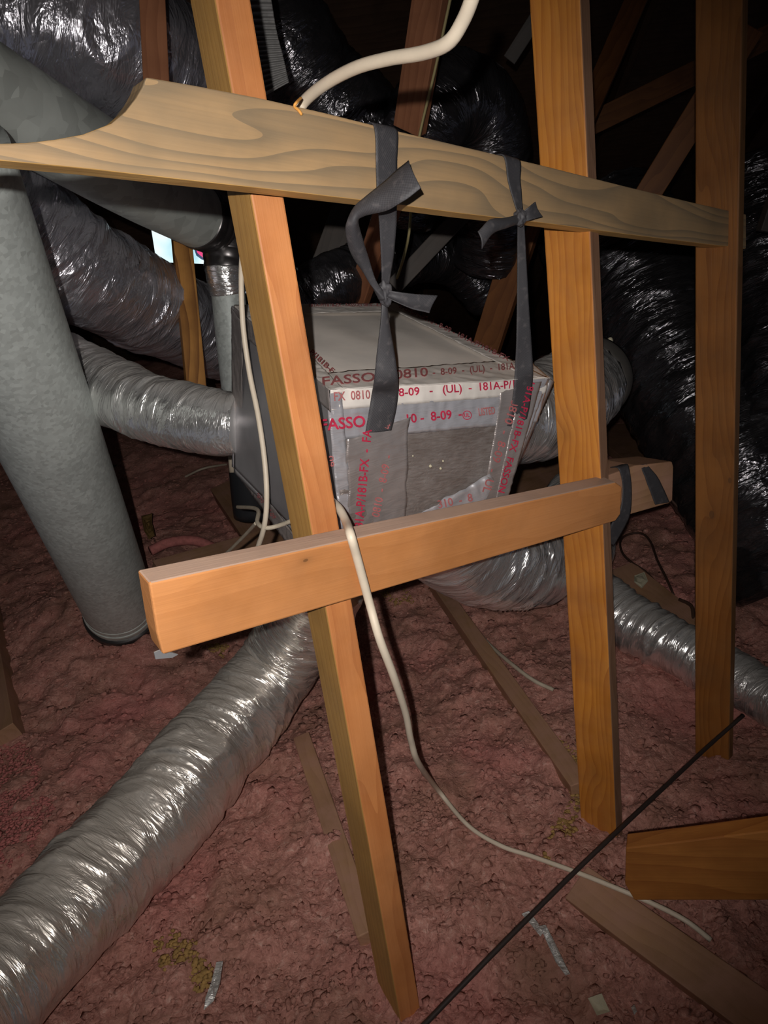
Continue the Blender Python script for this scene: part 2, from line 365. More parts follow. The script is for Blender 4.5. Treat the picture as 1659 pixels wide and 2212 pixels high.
def blob(name, c, rx, ry, rz, mat, parent=None, seed=0, amp=.25, sub=4, kind=None):
    bm = bmesh.new(); bmesh.ops.create_icosphere(bm, subdivisions=sub, radius=1)
    P = np.array([v.co[:] for v in bm.verts]); n = vn(P[:, 0] * 2.2 + 9, P[:, 1] * 2.2 + 9, P[:, 2] * 2.2 + 9, seed) - .5
    n2 = vn(P[:, 0] * 6 + 9, P[:, 1] * 6 + 9, P[:, 2] * 6 + 9, seed + 1) - .5
    P = P * (1 + amp * 2 * n + amp * .8 * n2)[:, None] * np.array([rx, ry, rz])
    for v, p in zip(bm.verts, P): v.co = p
    me = bpy.data.meshes.new('m'); bm.to_mesh(me); bm.free()
    return link(name, me, mat, parent, Matrix.Translation(c), True)

# ------------------------------------------------------------------ the setting: insulated floor, roof slopes, gable walls
PB = W(262, 1318, 2.8)                                            # foot of the big flue
D9 = G(1590, 1470)
def floor_h(x, y):
    h = -.0 + .05 * (vn(x * 1.3 + 20, y * 1.3 + 20, 0, 3) - .5) + .045 * (vn(x * 4 + 20, y * 4 + 20, 0, 4) - .5)
    h = h + (PB.z - .01) * np.exp(-(((x - PB.x + .1) ** 2 + (y - PB.y - .25) ** 2) / .22))
    h = h + .17 * np.clip(y - 2.6, 0, 4) / (1 + np.exp(-(.35 - x) * 4))
    h = h - .09 * np.exp(-(((x - D9.x) ** 2 + (y - D9.y) ** 2) / .16))
    h = h - .10 * np.clip((1.75 - y) / .9, 0, 1) ** 1.3
    return h
def fluff(x, y):
    h = .020 * (vn(x * 18, y * 18, 0, 5) - .5) * 2
    n = vn(x * 42, y * 42, 1, 6); h = h + .008 * n + .006 * vn(x * 63 + 7, y * 63, 1.5, 16)
    n = vn(x * 95, y * 95, 2, 7); h = h + .009 * n
    h = h + .003 * vn(x * 220, y * 220, 3, 8)
    return h
def GF(x, y, up=0.0):
    p = G(x, y, 0)
    for _ in range(8): p = G(x, y, float(floor_h(p.x, p.y)) + .022 + up)
    return p
nx, ny = 760, 760
ty = np.linspace(0, 1, ny); gy = .45 + 8.6 * (ty * .28 + .72 * ty ** 2.6)
tx = np.linspace(-1, 1, nx); gx = (.35 * tx + .65 * tx * np.abs(tx) ** 1.2)
Y2 = np.repeat(gy[:, None], nx, 1); X2 = gx[None] * (1.5 + .62 * Y2) + .1
dens = np.clip(1.6 - Y2 / 4.5, .25, 1)
Z2 = floor_h(X2, Y2) + fluff(X2, Y2) * dens
fm, nt, b = newmat('pink_blown_insulation'); v = coords(nt)
n1 = noise(nt, v, 5, 5, .6); n2 = noise(nt, v, 62, 7, .8, .6); n3 = noise(nt, v, 190, 4, .75); n4 = noise(nt, v, 1.7, 3)
wn = nd(nt, 'ShaderNodeTexNoise', i_Scale=30.0, i_Detail=3); nt.links.new(v, wn.inputs['Vector'])
wm = nd(nt, 'ShaderNodeMix', data_type='VECTOR'); wm.inputs[0].default_value = .04; nt.links.new(v, wm.inputs[4]); nt.links.new(wn.outputs[1], wm.inputs[5])
v1 = nd(nt, 'ShaderNodeTexVoronoi', i_Scale=52.0); nt.links.new(wm.outputs[1], v1.inputs['Vector'])
v2 = nd(nt, 'ShaderNodeTexVoronoi', i_Scale=125.0); nt.links.new(wm.outputs[1], v2.inputs['Vector'])
c = ramp(nt, n2, [(.30, (.30, .125, .10)), (.45, (.60, .28, .225)), (.56, (.76, .38, .31)), (.70, (.90, .62, .52))])
gb = nd(nt, 'ShaderNodeRGBToBW'); nt.links.new(v1.outputs['Color'], gb.inputs[0])
c = mixc(nt, mth(nt, 'MULTIPLY', mth(nt, 'SUBTRACT', gb.outputs[0], .55, 0, True), 1.2, 0, True), c, (.42, .19, .15))
c = mixc(nt, mth(nt, 'MULTIPLY', mth(nt, 'SUBTRACT', n1, .46, 0, True), 3.6, 0, True), c, (.42, .22, .155))
c = mixc(nt, mth(nt, 'MULTIPLY', mth(nt, 'SUBTRACT', n4, .52, 0, True), 4, 0, True), c, (.76, .27, .25))
c = mixc(nt, mth(nt, 'MULTIPLY', mth(nt, 'SUBTRACT', n3, .6, 0, True), 3.5, 0, True), c, (.16, .065, .05))
nt.links.new(c, b.inputs['Base Color']); b.inputs['Roughness'].default_value = .95; b.inputs['Specular IOR Level'].default_value = .12
hh_ = mth(nt, 'SUBTRACT', mth(nt, 'ADD', mth(nt, 'MULTIPLY', n2, .8), mth(nt, 'MULTIPLY', n3, .45)), mth(nt, 'MULTIPLY', v2.outputs[0], .35))
bump(nt, b, hh_, .85, .010)
M['insul'] = fm
o = link('floor', grid_mesh(np.stack([X2, Y2, Z2], -1)), fm, smooth=True); o['kind'] = 'structure'; o['label'] = 'pink blown insulation covering the attic floor'
# loose clumps lying on it
bm = bmesh.new(); bmesh.ops.create_icosphere(bm, subdivisions=1, radius=1); IP = np.array([v.co[:] for v in bm.verts]); IF = np.array([[v.index for v in f.verts] for f in bm.faces]); bm.free()
K = 32000; yy = .75 + 5.2 * RNG.random(K) ** 1.5; xx = (RNG.random(K) * 2 - 1) * (.55 + .62 * yy)
hh = floor_h(xx, yy) + fluff(xx, yy) * np.clip(1.6 - yy / 4.5, .25, 1); sz = (.0025 + .0065 * RNG.random(K) ** 2)
V = IP[None] * (1 + 1.0 * (RNG.random((K, 12, 1)) - .5)) * (sz[:, None, None] * (np.array([1.2, 1.2, .55])[None, None] * (.6 + .9 * RNG.random((K, 1, 3))))) + np.stack([xx, yy, hh + sz * .1], -1)[:, None]
Fc = (IF[None] + (np.arange(K) * 12)[:, None, None]).reshape(-1, 3).astype(np.int32); me = bpy.data.meshes.new('m')
me.vertices.add(K * 12); me.vertices.foreach_set('co', V.astype(np.float32).ravel()); me.loops.add(Fc.size); me.loops.foreach_set('vertex_index', Fc.ravel())
me.polygons.add(len(Fc)); me.polygons.foreach_set('loop_start', np.arange(0, Fc.size, 3, dtype=np.int32)); me.update(calc_edges=True)
o = link('insulation_tufts', me, fm, smooth=True); tag(o, 'loose pink insulation clumps scattered over the attic floor', 'insulation', kind='stuff')

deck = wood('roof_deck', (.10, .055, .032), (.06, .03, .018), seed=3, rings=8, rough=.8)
def quad(name, ps, mat, th=.02, kind='structure', label=None):
    n = (ps[1] - ps[0]).cross(ps[2] - ps[0]).normalized(); c = sum(ps, Vector()) / 4
    if n.dot(CAMP - c) < 0: n = -n
    o = slab(name, ps, ps[1] - ps[0], n, th, mat, bev=0); o['kind'] = kind
    if label: o['label'] = label
    return o
XL, XR = -5.2, 6.2
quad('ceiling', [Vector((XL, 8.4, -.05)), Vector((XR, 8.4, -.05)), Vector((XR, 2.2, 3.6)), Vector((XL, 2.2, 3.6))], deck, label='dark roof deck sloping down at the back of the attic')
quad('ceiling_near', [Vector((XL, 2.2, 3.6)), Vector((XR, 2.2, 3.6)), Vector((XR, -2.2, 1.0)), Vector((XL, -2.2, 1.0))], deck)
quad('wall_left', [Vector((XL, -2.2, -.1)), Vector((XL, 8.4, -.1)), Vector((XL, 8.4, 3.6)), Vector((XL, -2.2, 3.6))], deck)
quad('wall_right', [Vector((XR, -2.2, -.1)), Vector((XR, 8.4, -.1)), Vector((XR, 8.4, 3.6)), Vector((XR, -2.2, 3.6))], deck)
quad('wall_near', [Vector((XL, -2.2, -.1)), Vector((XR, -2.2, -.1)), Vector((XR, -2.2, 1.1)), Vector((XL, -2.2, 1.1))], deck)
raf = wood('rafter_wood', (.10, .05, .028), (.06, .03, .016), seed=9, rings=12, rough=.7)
sl = (Vector((0, 8.4, -.05)) - Vector((0, 2.2, 3.6))).normalized(); nr = Vector((0, -sl.z, sl.y)) * -1
if nr.z > 0: nr = -nr
raf_lab = ['leftmost', 'second', 'third', 'fourth', 'fifth', 'sixth', 'seventh', 'eighth', 'ninth']
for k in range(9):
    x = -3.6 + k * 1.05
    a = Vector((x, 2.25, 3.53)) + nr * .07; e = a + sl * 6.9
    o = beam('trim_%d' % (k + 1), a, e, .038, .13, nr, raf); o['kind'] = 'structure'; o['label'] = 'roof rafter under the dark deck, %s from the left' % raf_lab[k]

# ------------------------------------------------------------------ wood kinds
M['w_left'] = wood('orange_pine_left_post', (.60, .235, .075), (.43, .145, .043), seed=1, rings=14, dust=.18, dustc=(.62, .30, .14), knots=((.98, -.02, .006),))
M['w_left_side'] = None
M['w_right'] = wood('golden_pine_right_post', (.66, .265, .04), (.40, .12, .014), seed=2, rings=22, dust=.08, knots=((.35, .0, .012), (1.15, .025, .012)))
M['w_far'] = wood('brown_pine_far_post', (.34, .13, .028), (.20, .065, .012), seed=5, rings=18, dust=.2, dustc=(.22, .13, .06), knots=((.84, .005, .015), (.93, -.035, .013)))
M['w_upper'] = wood('weathered_upper_board', (.46, .29, .14), (.24, .17, .10), seed=6, rings=17, contrast=1.7, dust=.35, dustc=(.25, .19, .12), distort=1.25, knots=((.31, -.045, .007), (.915, -.05, .010)))
M['w_lower'] = wood('fresh_lower_board', (.63, .265, .09), (.50, .195, .06), seed=7, rings=8, contrast=.6, dust=.12, dustc=(.52, .29, .16), distort=1.4, knots=((.22, -.02, .004),))
M['w_web'] = wood('brown_truss_web', (.24, .095, .03), (.14, .05, .018), seed=8, rings=14)
M['w_red'] = wood('red_brown_truss_web', (.40, .17, .085), (.26, .10, .05), seed=11, rings=14)
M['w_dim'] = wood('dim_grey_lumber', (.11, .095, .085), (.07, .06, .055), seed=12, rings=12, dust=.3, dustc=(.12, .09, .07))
M['w_dusty'] = wood('dusty_floor_lumber', (.42, .24, .13), (.29, .155, .08), seed=13, rings=14, dust=.8, dustc=(.42, .23, .165))
M['w_grain'] = wood('strong_grain_web', (.62, .30, .08), (.24, .10, .03), seed=14, rings=9, contrast=1.5)

# ------------------------------------------------------------------ upright posts (two-by-four)
def post(name, base, top_h, azL, wl, wr, mat, label, group='upright lumber posts'):
    """base: nearest arris at the floor; wide side runs back to azimuth azL, narrow side to azL + 90"""
    a, b2 = azv(azL) * wl, azv(azL + 90) * wr
    p0 = base.copy(); p0.z = -.22; c = p0 + a / 2 + b2 / 2; top = c.copy(); top.z = top_h
    o = beam(name, c, top, wl, wr, -azv(azL + 90) if False else azv(azL - 90), mat, bev=.003)
    return tag(o, label, 'post', group)
def vert_base(x, y, z):                                            # floor point under a point seen at x, y, z
    p = W(x, y, z); return Vector((p.x, p.y, 0))
lp = post('wooden_post', vert_base(672, 1140, 1.09), 2.25, -27, .089, .045, M['w_left'], 'orange pine post left of centre, in front of the silver box')
rp = post('wooden_post', vert_base(1300, 1070, 1.455), 2.35, -49, .089, .038, M['w_right'], 'golden pine post right of the silver box, near end of lower board')
fp = post('wooden_post', vert_base(1588, 900, 1.66), 2.45, -46, .088, .034, M['w_far'], 'brown knotty post nearest the right edge of the photo')

faces_like(lp, lambda n: n.z > .7, wood('yellow_pine_edge', (.56, .31, .09), (.38, .19, .05), seed=31, rings=16, dust=.2, dustc=(.30, .18, .08)))
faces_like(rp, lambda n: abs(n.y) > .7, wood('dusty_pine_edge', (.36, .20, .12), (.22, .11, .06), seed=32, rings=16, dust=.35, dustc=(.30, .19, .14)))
faces_like(fp, lambda n: abs(n.y) > .7, wood('dull_pine_edge', (.30, .15, .06), (.18, .08, .03), seed=33, rings=16))  # narrow sides in a slightly duller brown
# ------------------------------------------------------------------ the two cross boards
A1, n1_ = vplane(W(550, 300, .865), W(1590, 490, 1.56))
arc = [(240, 267), (272, 240), (295, 210), (308, 187), (316, 166)]
top = [(316, 166), (430, 186), (560, 211), (700, 243), (860, 283), (1020, 321), (1180, 359), (1350, 402), (1500, 438), (1612, 463)]
bot = [(1612, 537), (1500, 524), (1350, 505), (1180, 482), (1000, 461), (800, 434), (600, 410), (400, 388), (200, 365), (0, 346), (-140, 332)]
out = [(-140, 316), (-60, 313), (0, 310), (60, 308), (120, 301), (180, 290)] + arc[:-1] + top + bot
pts = [hit(x, y, A1, n1_) for x, y in out]
bx = (hit(1500, 480, A1, n1_) - hit(400, 280, A1, n1_))
ub = slab('cross_board', pts, bx, n1_, .038, M['w_upper'], bev=.0018)
faces_like(ub, lambda n: abs(n.y) > .75, wood('lightened_fresh_edge', (.90, .56, .20), (.70, .38, .11), seed=34, rings=16))  # fresh yellow edge wood, lightened further to stand for light on the underside
tag(ub, 'weathered upper cross board with a curved notch cut at its left end', 'board', 'cross boards nailed to the posts')
A2, n2_ = vplane(W(340, 1330, .90), W(1340, 1075, 1.415))
n2_ = (n2_ * math.cos(.22) - Vector((0, 0, math.sin(.22)))).normalized()
pts = [hit(x, y, A2, n2_) for x, y in ((322, 1260), (1330, 1042), (1344, 1052), (1341, 1110), (1330, 1126), (700, 1312), (352, 1415), (340, 1372))]
lbx = hit(1340, 1080, A2, n2_) - hit(340, 1340, A2, n2_)
lb = slab('cross_board', pts, lbx, n2_, .037, M['w_lower'], bev=.003)
faces_like(lb, lambda n: abs(n.y) > .9, wood('dusty_board_top', (.56, .38, .28), (.46, .30, .22), seed=35, rings=10, dust=.4, dustc=(.42, .30, .25)))
tag(lb, 'fresh orange lower cross board slanting across both posts', 'board', 'cross boards nailed to the posts')
tp = slab('plastic_scrap', [hit(x, y, A2, n2_, -.02) for x, y in ((333, 1410), (348, 1404), (385, 1414), (372, 1421), (336, 1424))], lbx, n2_, .002, M['foil'], bev=0)
tag(tp, 'small scrap of clear foil tape stuck under left end of lower board', 'scrap')

# ------------------------------------------------------------------ the duct-board box and its tapes
FLt, FRt = W(712, 842, 1.16), W(1187, 820, 1.36); BRt, BLt = W(852, 655, 1.89), W(505, 660, 1.635)
FLb, FRb = W(752, 1262, 1.30), W(1030, 1188, 1.46); BLb = W(505, 1010, 1.70); BRb = BLb + (FRb - FLb) * 1.1 + Vector((0, 0, 0))
box = empty('duct_box', Vector((FLb + BRb) / 2), 'silver-taped duct board box hung by black straps behind the posts', 'box')
def face(name, c4, mat, bulge=0, n=40, seed=0, uvs=1.0, th=.012):
    """a rigid facing panel between four corners (order: a b c d), bowed a little, with thickness"""
    a, b2, c3, d = [np.array(p) for p in c4]; u = np.linspace(0, 1, n)[None, :, None]; v2 = np.linspace(0, 1, n)[:, None, None]
    P = (a * (1 - u) + b2 * u) * (1 - v2) + (d * (1 - u) + c3 * u) * v2
    nn = np.cross(b2 - a, d - a); nn /= np.linalg.norm(nn)
    if nn.dot(np.array(CAMP) - a) < 0: nn = -nn
    bl = bulge * (np.sin(np.pi * u) * np.sin(np.pi * v2)) + .0025 * np.sin(np.pi * u) * np.sin(np.pi * v2) * (vn(u * 6, v2 * 6, 0, seed) - .5) * 2
    P = P + nn * bl; UV = np.concatenate([u * 1.0 + 0 * v2, v2 * .5 + 0 * u], -1)
    o = link(name, grid_mesh(P, UV), mat, box, smooth=True); s = o.modifiers.new('thickness', 'SOLIDIFY'); s.thickness = th; s.offset = -1 if True else 1
    # make the solid grow inwards
    me = o.data; fn = me.polygons[0].normal
    if fn.dot(Vector(nn)) < 0: me.flip_normals()
    return o
face('front_panel', (FLt, FRt, FRb, FLb), M['board_grey'], .004, seed=1)
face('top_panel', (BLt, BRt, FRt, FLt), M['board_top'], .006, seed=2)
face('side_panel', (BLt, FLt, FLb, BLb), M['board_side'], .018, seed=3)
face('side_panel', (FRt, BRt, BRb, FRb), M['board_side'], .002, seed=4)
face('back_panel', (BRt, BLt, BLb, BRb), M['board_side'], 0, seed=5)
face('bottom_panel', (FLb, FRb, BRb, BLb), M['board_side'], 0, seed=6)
def plane3(a, b2, c3):
    n = (b2 - a).cross(c3 - a).normalized(); return (a, n if n.dot(CAMP - a) > 0 else -n)
PF = plane3(FLt, FRt, (FLb + FRb) / 2); PT = plane3(BLt, FRt, FLt); PS = plane3(BLt, FLt, (BLb + FLb) / 2)
def tape(corners, plane, mat, off=.007, n=26, wr=.0016, seed=0, ragged=0.0):
    q = [np.array(hit(x, y, *plane, off)) for x, y in corners]; a, b2, c3, d = q
    L = max(np.linalg.norm(b2 - a), np.linalg.norm(d - a)); nu = max(6, int(np.linalg.norm(b2 - a) / .005)); nv = max(6, int(np.linalg.norm(d - a) / .005))
    u = np.linspace(0, 1, nu)[None, :, None]; v2 = np.linspace(0, 1, nv)[:, None, None]
    P = (a * (1 - u) + b2 * u) * (1 - v2) + (d * (1 - u) + c3 * u) * v2
    if ragged:
        e = ragged * (vn(v2 * 9, 0 * v2, 0, seed + 3) - .5); P = P + (b2 - a) / np.linalg.norm(b2 - a) * e * (np.abs(u - .5) * 2) ** 6
        e = ragged * (vn(u * 9, 0 * u, 0, seed + 4) - .5); P = P + (d - a) / np.linalg.norm(d - a) * e * (np.abs(v2 - .5) * 2) ** 6
    r = vn(P[..., 0:1] * 60, P[..., 1:2] * 60, P[..., 2:3] * 60, seed); r2 = vn(P[..., 0:1] * 25 + 5, P[..., 1:2] * 90, P[..., 2:3] * 25, seed + 1)
    P = P + np.array(plane[1]) * wr * ((1 - np.abs(2 * r - 1)) ** 3 + .7 * (1 - np.abs(2 * r2 - 1)) ** 3 - .6)
    UV = np.stack(np.broadcast_arrays(u[..., 0] * np.linalg.norm(b2 - a), v2[..., 0] * np.linalg.norm(d - a)), -1) * 1.0
    o = link('foil_tape', grid_mesh(P, UV), mat, box, smooth=True); s = o.modifiers.new('thickness', 'SOLIDIFY'); s.thickness = .0004
    return o
def text(s, p0, p1, hpx, plane, mat, parent, off=.0096, up=None, bold=.012, fit=True):
    """printed words from pixel p0 to p1 (baseline) on a plane, letters hpx tall towards `up` (pixel direction)"""
    cu = bpy.data.curves.new('t', 'FONT'); cu.body = s; cu.offset = bold; cu.extrude = .004; cu.resolution_u = 3
    ob = bpy.data.objects.new('t', cu); COL.objects.link(ob); dg = bpy.context.evaluated_depsgraph_get()
    me = bpy.data.meshes.new_from_object(ob.evaluated_get(dg)); bpy.data.objects.remove(ob); bpy.data.curves.remove(cu)
    P = np.array([v.co[:] for v in me.vertices]); w0, w1 = P[:, 0].min(), P[:, 0].max(); h1 = .70
    dx, dy = p1[0] - p0[0], p1[1] - p0[1]; L = math.hypot(dx, dy)
    if up is None: up = (dy / L, -dx / L)
    A = np.array(hit(*p0, *plane, off)); B = np.array(hit(*p1, *plane, off)); C = np.array(hit(p0[0] + up[0] * hpx, p0[1] + up[1] * hpx, *plane, off))
    C2 = np.array(hit(p1[0] + up[0] * hpx, p1[1] + up[1] * hpx, *plane, off))
    u = (P[:, 0:1] - w0) / (w1 - w0); v2 = P[:, 1:2] / h1
    Q = (A * (1 - u) + B * u) * (1 - v2) + (C * (1 - u) + C2 * u) * v2 + np.array(plane[1])[None] * P[:, 2:3] * .05
    for v, q in zip(me.vertices, Q): v.co = q
    me.materials.clear(); o = link('lettering', me, mat, parent); return o
# tape folded over the front top edge: one strip on top, two rows on the front
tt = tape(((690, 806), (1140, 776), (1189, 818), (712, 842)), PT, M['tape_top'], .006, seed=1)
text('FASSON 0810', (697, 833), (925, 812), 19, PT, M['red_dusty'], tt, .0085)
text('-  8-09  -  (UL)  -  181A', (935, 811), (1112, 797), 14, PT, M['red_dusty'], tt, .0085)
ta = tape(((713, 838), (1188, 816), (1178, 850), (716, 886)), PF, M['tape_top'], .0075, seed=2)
text('FX  0810', (722, 866), (800, 861), 19, PF, M['red_dusty'], ta, .0098)
text('8-09   -   (UL)  -  181A-P/1', (862, 856), (1112, 838), 17, PF, M['red'], ta, .0098)
tb = tape(((716, 882), (1180, 846), (1160, 912), (718, 952)), PF, M['tape'], .0062, seed=3, wr=.0022)
text('FASSO', (694, 930), (790, 921), 24, PF, M['red'], tb, .0125, bold=.02)
text('10 -  8-09  -', (880, 914), (998, 902), 19, PF, M['red'], tb, .0092, bold=.016)
text('LISTED', (1035, 898), (1070, 894), 16, PF, M['red_dusty'], tb, .0092)
# listed mark: a ring with the letters inside, printed beside the date
def ringmark(cx, cy, r, plane, parent, mat):
    vs2 = []; fs2 = []
    for k in range(28):
        a = 2 * math.pi * k / 28
        for rr in (r, r * .84): vs2.append(hit(cx + math.cos(a) * rr, cy + math.sin(a) * rr, *plane, .0096))
    for k in range(28): i = 2 * k; j = 2 * ((k + 1) % 28); fs2.append((i, i + 1, j + 1, j))
    link('lettering', mesh(vs2, fs2), mat, parent)
ringmark(1009, 897, 10, PF, tb, M['red']); text('UL', (1003, 901), (1015, 900), 8, PF, M['red'], tb, .0092)
# corner tape down the near arris
tc_ = tape(((705, 850), (738, 848), (772, 1250), (745, 1255)), PF, M['tape'], .0085, seed=4, wr=.003)
text('60', (722, 1008), (720, 984), 12, PF, M['red_dusty'], tc_, .011)
# vertical tapes on the front
td = tape(((748, 950), (884, 903), (872, 1215), (758, 1250)), PF, M['tape_dim'], .0095, seed=5, ragged=.006)
text('181A-P/181B-FX  -  FA', (783, 1148), (803, 928), 19, PF, M['red'], td, .0118)
text('0810  -  8-09  -', (819, 1118), (846, 985), 17, PF, M['red_dusty'], td, .0118)
ringmark(843, 963, 11, PF, td, M['red_dusty']); text('LISTED', (838, 927), (852, 900), 16, PF, M['red_dusty'], td, .0118)
te = tape(((1082, 846), (1128, 838), (1078, 1170), (1026, 1182)), PF, M['tape_dim'], .0095, seed=6, ragged=.004)
text('0810  -  8-09  -  UL', (1106, 862), (1042, 1062), 17, PF, M['red_dusty'], te, .0118)
tf = tape(((1122, 822), (1186, 816), (1060, 1160), (1076, 1168)), PF, M['tape'], .0078, seed=7)
tf2 = tape(((1126, 826), (1170, 824), (1096, 1080), (1066, 1096)), PF, M['tape_dim'], .0105, seed=8)
text('181A-P/181B-FX  FASSON', (1142, 824), (1076, 1062), 14, PF, M['red'], tf2, .0126)
tg = tape(((905, 1108), (1060, 1025), (1068, 1150), (880, 1170)), PF, M['tape'], .0088, seed=9, wr=.004, ragged=.012)
text('310  -  8', (948, 1098), (1022, 1082), 17, PF, M['red_dusty'], tg, .013)
# top left and top right arrises
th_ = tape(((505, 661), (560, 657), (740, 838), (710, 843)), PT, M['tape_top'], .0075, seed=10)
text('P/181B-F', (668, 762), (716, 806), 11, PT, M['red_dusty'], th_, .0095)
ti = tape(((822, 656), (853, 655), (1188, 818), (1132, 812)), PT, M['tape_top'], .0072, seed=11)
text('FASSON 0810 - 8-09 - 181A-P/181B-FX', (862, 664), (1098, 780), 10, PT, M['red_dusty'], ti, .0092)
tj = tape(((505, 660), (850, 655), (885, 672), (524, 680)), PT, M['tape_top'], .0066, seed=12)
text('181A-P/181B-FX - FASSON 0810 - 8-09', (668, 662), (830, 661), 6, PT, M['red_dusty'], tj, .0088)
tk = tape(((500, 664), (524, 700), (524, 1040), (504, 1010)), PS, M['tape_dim'], .020, seed=13)
tl = tape(((505, 662), (712, 842), (714, 890), (506, 706)), PS, M['tape_dim'], .012, seed=14)
tm = tape(((507, 985), (640, 1160), (636, 1196), (508, 1018)), PS, M['tape_dim'], .013, seed=15)
text('FASSON  0810  -  8-09', (524, 1030), (590, 1122), 8, PS, M['red_dusty'], tm, .0165)
for k, (x, y, r) in enumerate(((892, 985, 2.6), (930, 1007, 4.2), (952, 1012, 3.4), (957, 996, 2.8))):
    p = hit(x, y, *PF, .012); blob('plaster_fleck', p, r * .0008, r * .0008, r * .0008, M['paper'], box, k, .2, 1)

# ------------------------------------------------------------------ black webbing straps
def rw(*rows, dz=0): return [(W(a, b2, z), W(c3, d, z2)) for a, b2, z, c3, d, z2 in rows]
def bh(x, y, off=.003): return hit(x, y, A1, n1_, off)
s1 = empty('hanging_strap', bh(832, 280), 'black webbing strap tied left of centre over the upper board, long loose ends', 'strap', 'black straps holding the silver box')
back1 = -n1_ * .047
ribbon('webbing', [(bh(812, 420) + back1, bh(857, 425) + back1), (bh(808, 290) + back1, bh(857, 300) + back1), (bh(808, 266) + back1 * .6, bh(856, 277) + back1 * .6), (bh(807, 270), bh(857, 281)), (bh(812, 350, .004), bh(857, 350, .004)), (bh(815, 436, .006), bh(857, 440, .006)),
    (W(819, 480, 1.01), W(856, 480, 1.02)), (W(823, 560, 1.05), W(849, 560, 1.06)), (W(825, 620, 1.08), W(839, 620, 1.085))], M['strap'], s1, n=110, seed=1)
ribbon('webbing', [(W(826, 632, 1.08), W(838, 632, 1.085)), (W(825, 680, 1.09), W(840, 680, 1.10)), (W(815, 760, 1.12), W(852, 760, 1.13)), (W(808, 825, 1.145), W(860, 818, 1.15)),
    (hit(804, 850, *PF, .016), hit(861, 846, *PF, .016)), (hit(798, 890, *PF, .013), hit(856, 886, *PF, .013)), (hit(790, 935, *PF, .0105), hit(846, 930, *PF, .0105))], M['strap'], s1, n=90, seed=2, fold=.002)
ribbon('loose_end', rw((838, 640, 1.07, 820, 650, 1.07), (812, 612, 1.05, 790, 600, 1.05), (797, 560, 1.02, 766, 565, 1.02), (785, 520, .99, 752, 530, .99), (776, 480, .96, 748, 490, .96), (786, 468, .95, 760, 452, .95), (830, 455, .93, 785, 425, .94),
    (868, 432, .91, 838, 380, .93), (907, 403, .90, 880, 343, .92)), M['strap'], s1, n=110, seed=3, fold=.006)
ribbon('loose_end', rw((838, 628, 1.07, 832, 642, 1.07), (860, 632, 1.07, 858, 655, 1.07), (895, 636, 1.08, 890, 668, 1.08), (944, 640, 1.10, 926, 677, 1.09)), M['strap'], s1, n=50, seed=4, fold=.004)
blob('knot', W(831, 632, 1.075), .011, .010, .017, M['strap'], s1, 5, .25)
s2 = empty('hanging_strap', bh(1105, 340), 'black webbing strap tied in a small bow, nearer the golden post', 'strap', 'black straps holding the silver box')
ribbon('webbing', [(bh(1092, 440) + back1, bh(1125, 440) + back1), (bh(1087, 345) + back1, bh(1122, 352) + back1), (bh(1087, 334) + back1 * .6, bh(1122, 342) + back1 * .6), (bh(1087, 337), bh(1123, 346)), (bh(1097, 390), bh(1124, 392)), (bh(1108, 430, .006), bh(1127, 430, .006)), (bh(1117, 460, .01), bh(1129, 460, .01))], M['strap'], s2, n=80, seed=6)
zb = 1.17
ribbon('webbing', [(bh(1118, 470, .01), bh(1132, 470, .01)), (W(1118, 500, zb), W(1133, 500, zb + .005)), (W(1117, 640, 1.23), W(1141, 640, 1.235)), (W(1115, 740, 1.27), W(1148, 740, 1.28)), (W(1112, 800, 1.30), W(1151, 800, 1.305)), (hit(1111, 826, *PF, .013), hit(1150, 826, *PF, .013)), (hit(1106, 870, *PF, .0112), hit(1145, 872, *PF, .0112)), (hit(1095, 920, *PF, .010), hit(1133, 924, *PF, .010))], M['strap'], s2, n=100, seed=7)
ribbon('loose_end', [(bh(1120, 464, .012), bh(1120, 484, .012)), (bh(1090, 470, .02), bh(1098, 492, .02)), (bh(1060, 474, .024), bh(1066, 505, .024)), (bh(1034, 500, .02), bh(1042, 538, .02))], M['strap'], s2, n=40, seed=8, fold=.004)
ribbon('loose_end', [(bh(1124, 462, .012), bh(1128, 480, .012)), (bh(1140, 448, .02), bh(1148, 474, .02)), (bh(1155, 436, .02), bh(1170, 468, .02))], M['strap'], s2, n=30, seed=9, fold=.003)
blob('knot', bh(1124, 470, .012), .009, .009, .013, M['strap'], s2, 9, .25)

# lumber offcut with a strap wound round it, behind the golden post
A3, n3_ = vplane(W(1320, 1070, 1.56), W(1455, 1040, 1.68))
blk = slab('lumber_offcut', [hit(x, y, A3, n3_) for x, y in ((1300, 1032), (1375, 1005), (1452, 997), (1455, 1008), (1453, 1080), (1446, 1087), (1345, 1116), (1302, 1128))], hit(1450, 1040, A3, n3_) - hit(1320, 1070, A3, n3_), n3_, .09, M['w_dusty'])
tag(blk, 'dusty square-cut lumber end sticking out right of the golden post', 'board')
bs_ = empty('wound_strap', hit(1350, 1060, A3, n3_), 'black strap wound round the dusty lumber end and hanging below', 'strap')
ribbon('webbing', [(hit(1318, 1010, A3, n3_, -.03), hit(1350, 1002, A3, n3_, -.03)), (hit(1336, 1012, A3, n3_, .003), hit(1358, 1008, A3, n3_, .003)), (hit(1345, 1050, A3, n3_, .004), hit(1364, 1050, A3, n3_, .004)), (hit(1340, 1100, A3, n3_, .006), hit(1362, 1105, A3, n3_, .006)), (hit(1322, 1130, A3, n3_, -.0), hit(1352, 1134, A3, n3_, .0)), (hit(1310, 1170, A3, n3_, -.02), hit(1326, 1178, A3, n3_, -.02))], M['strap'], bs_, n=60, seed=11)
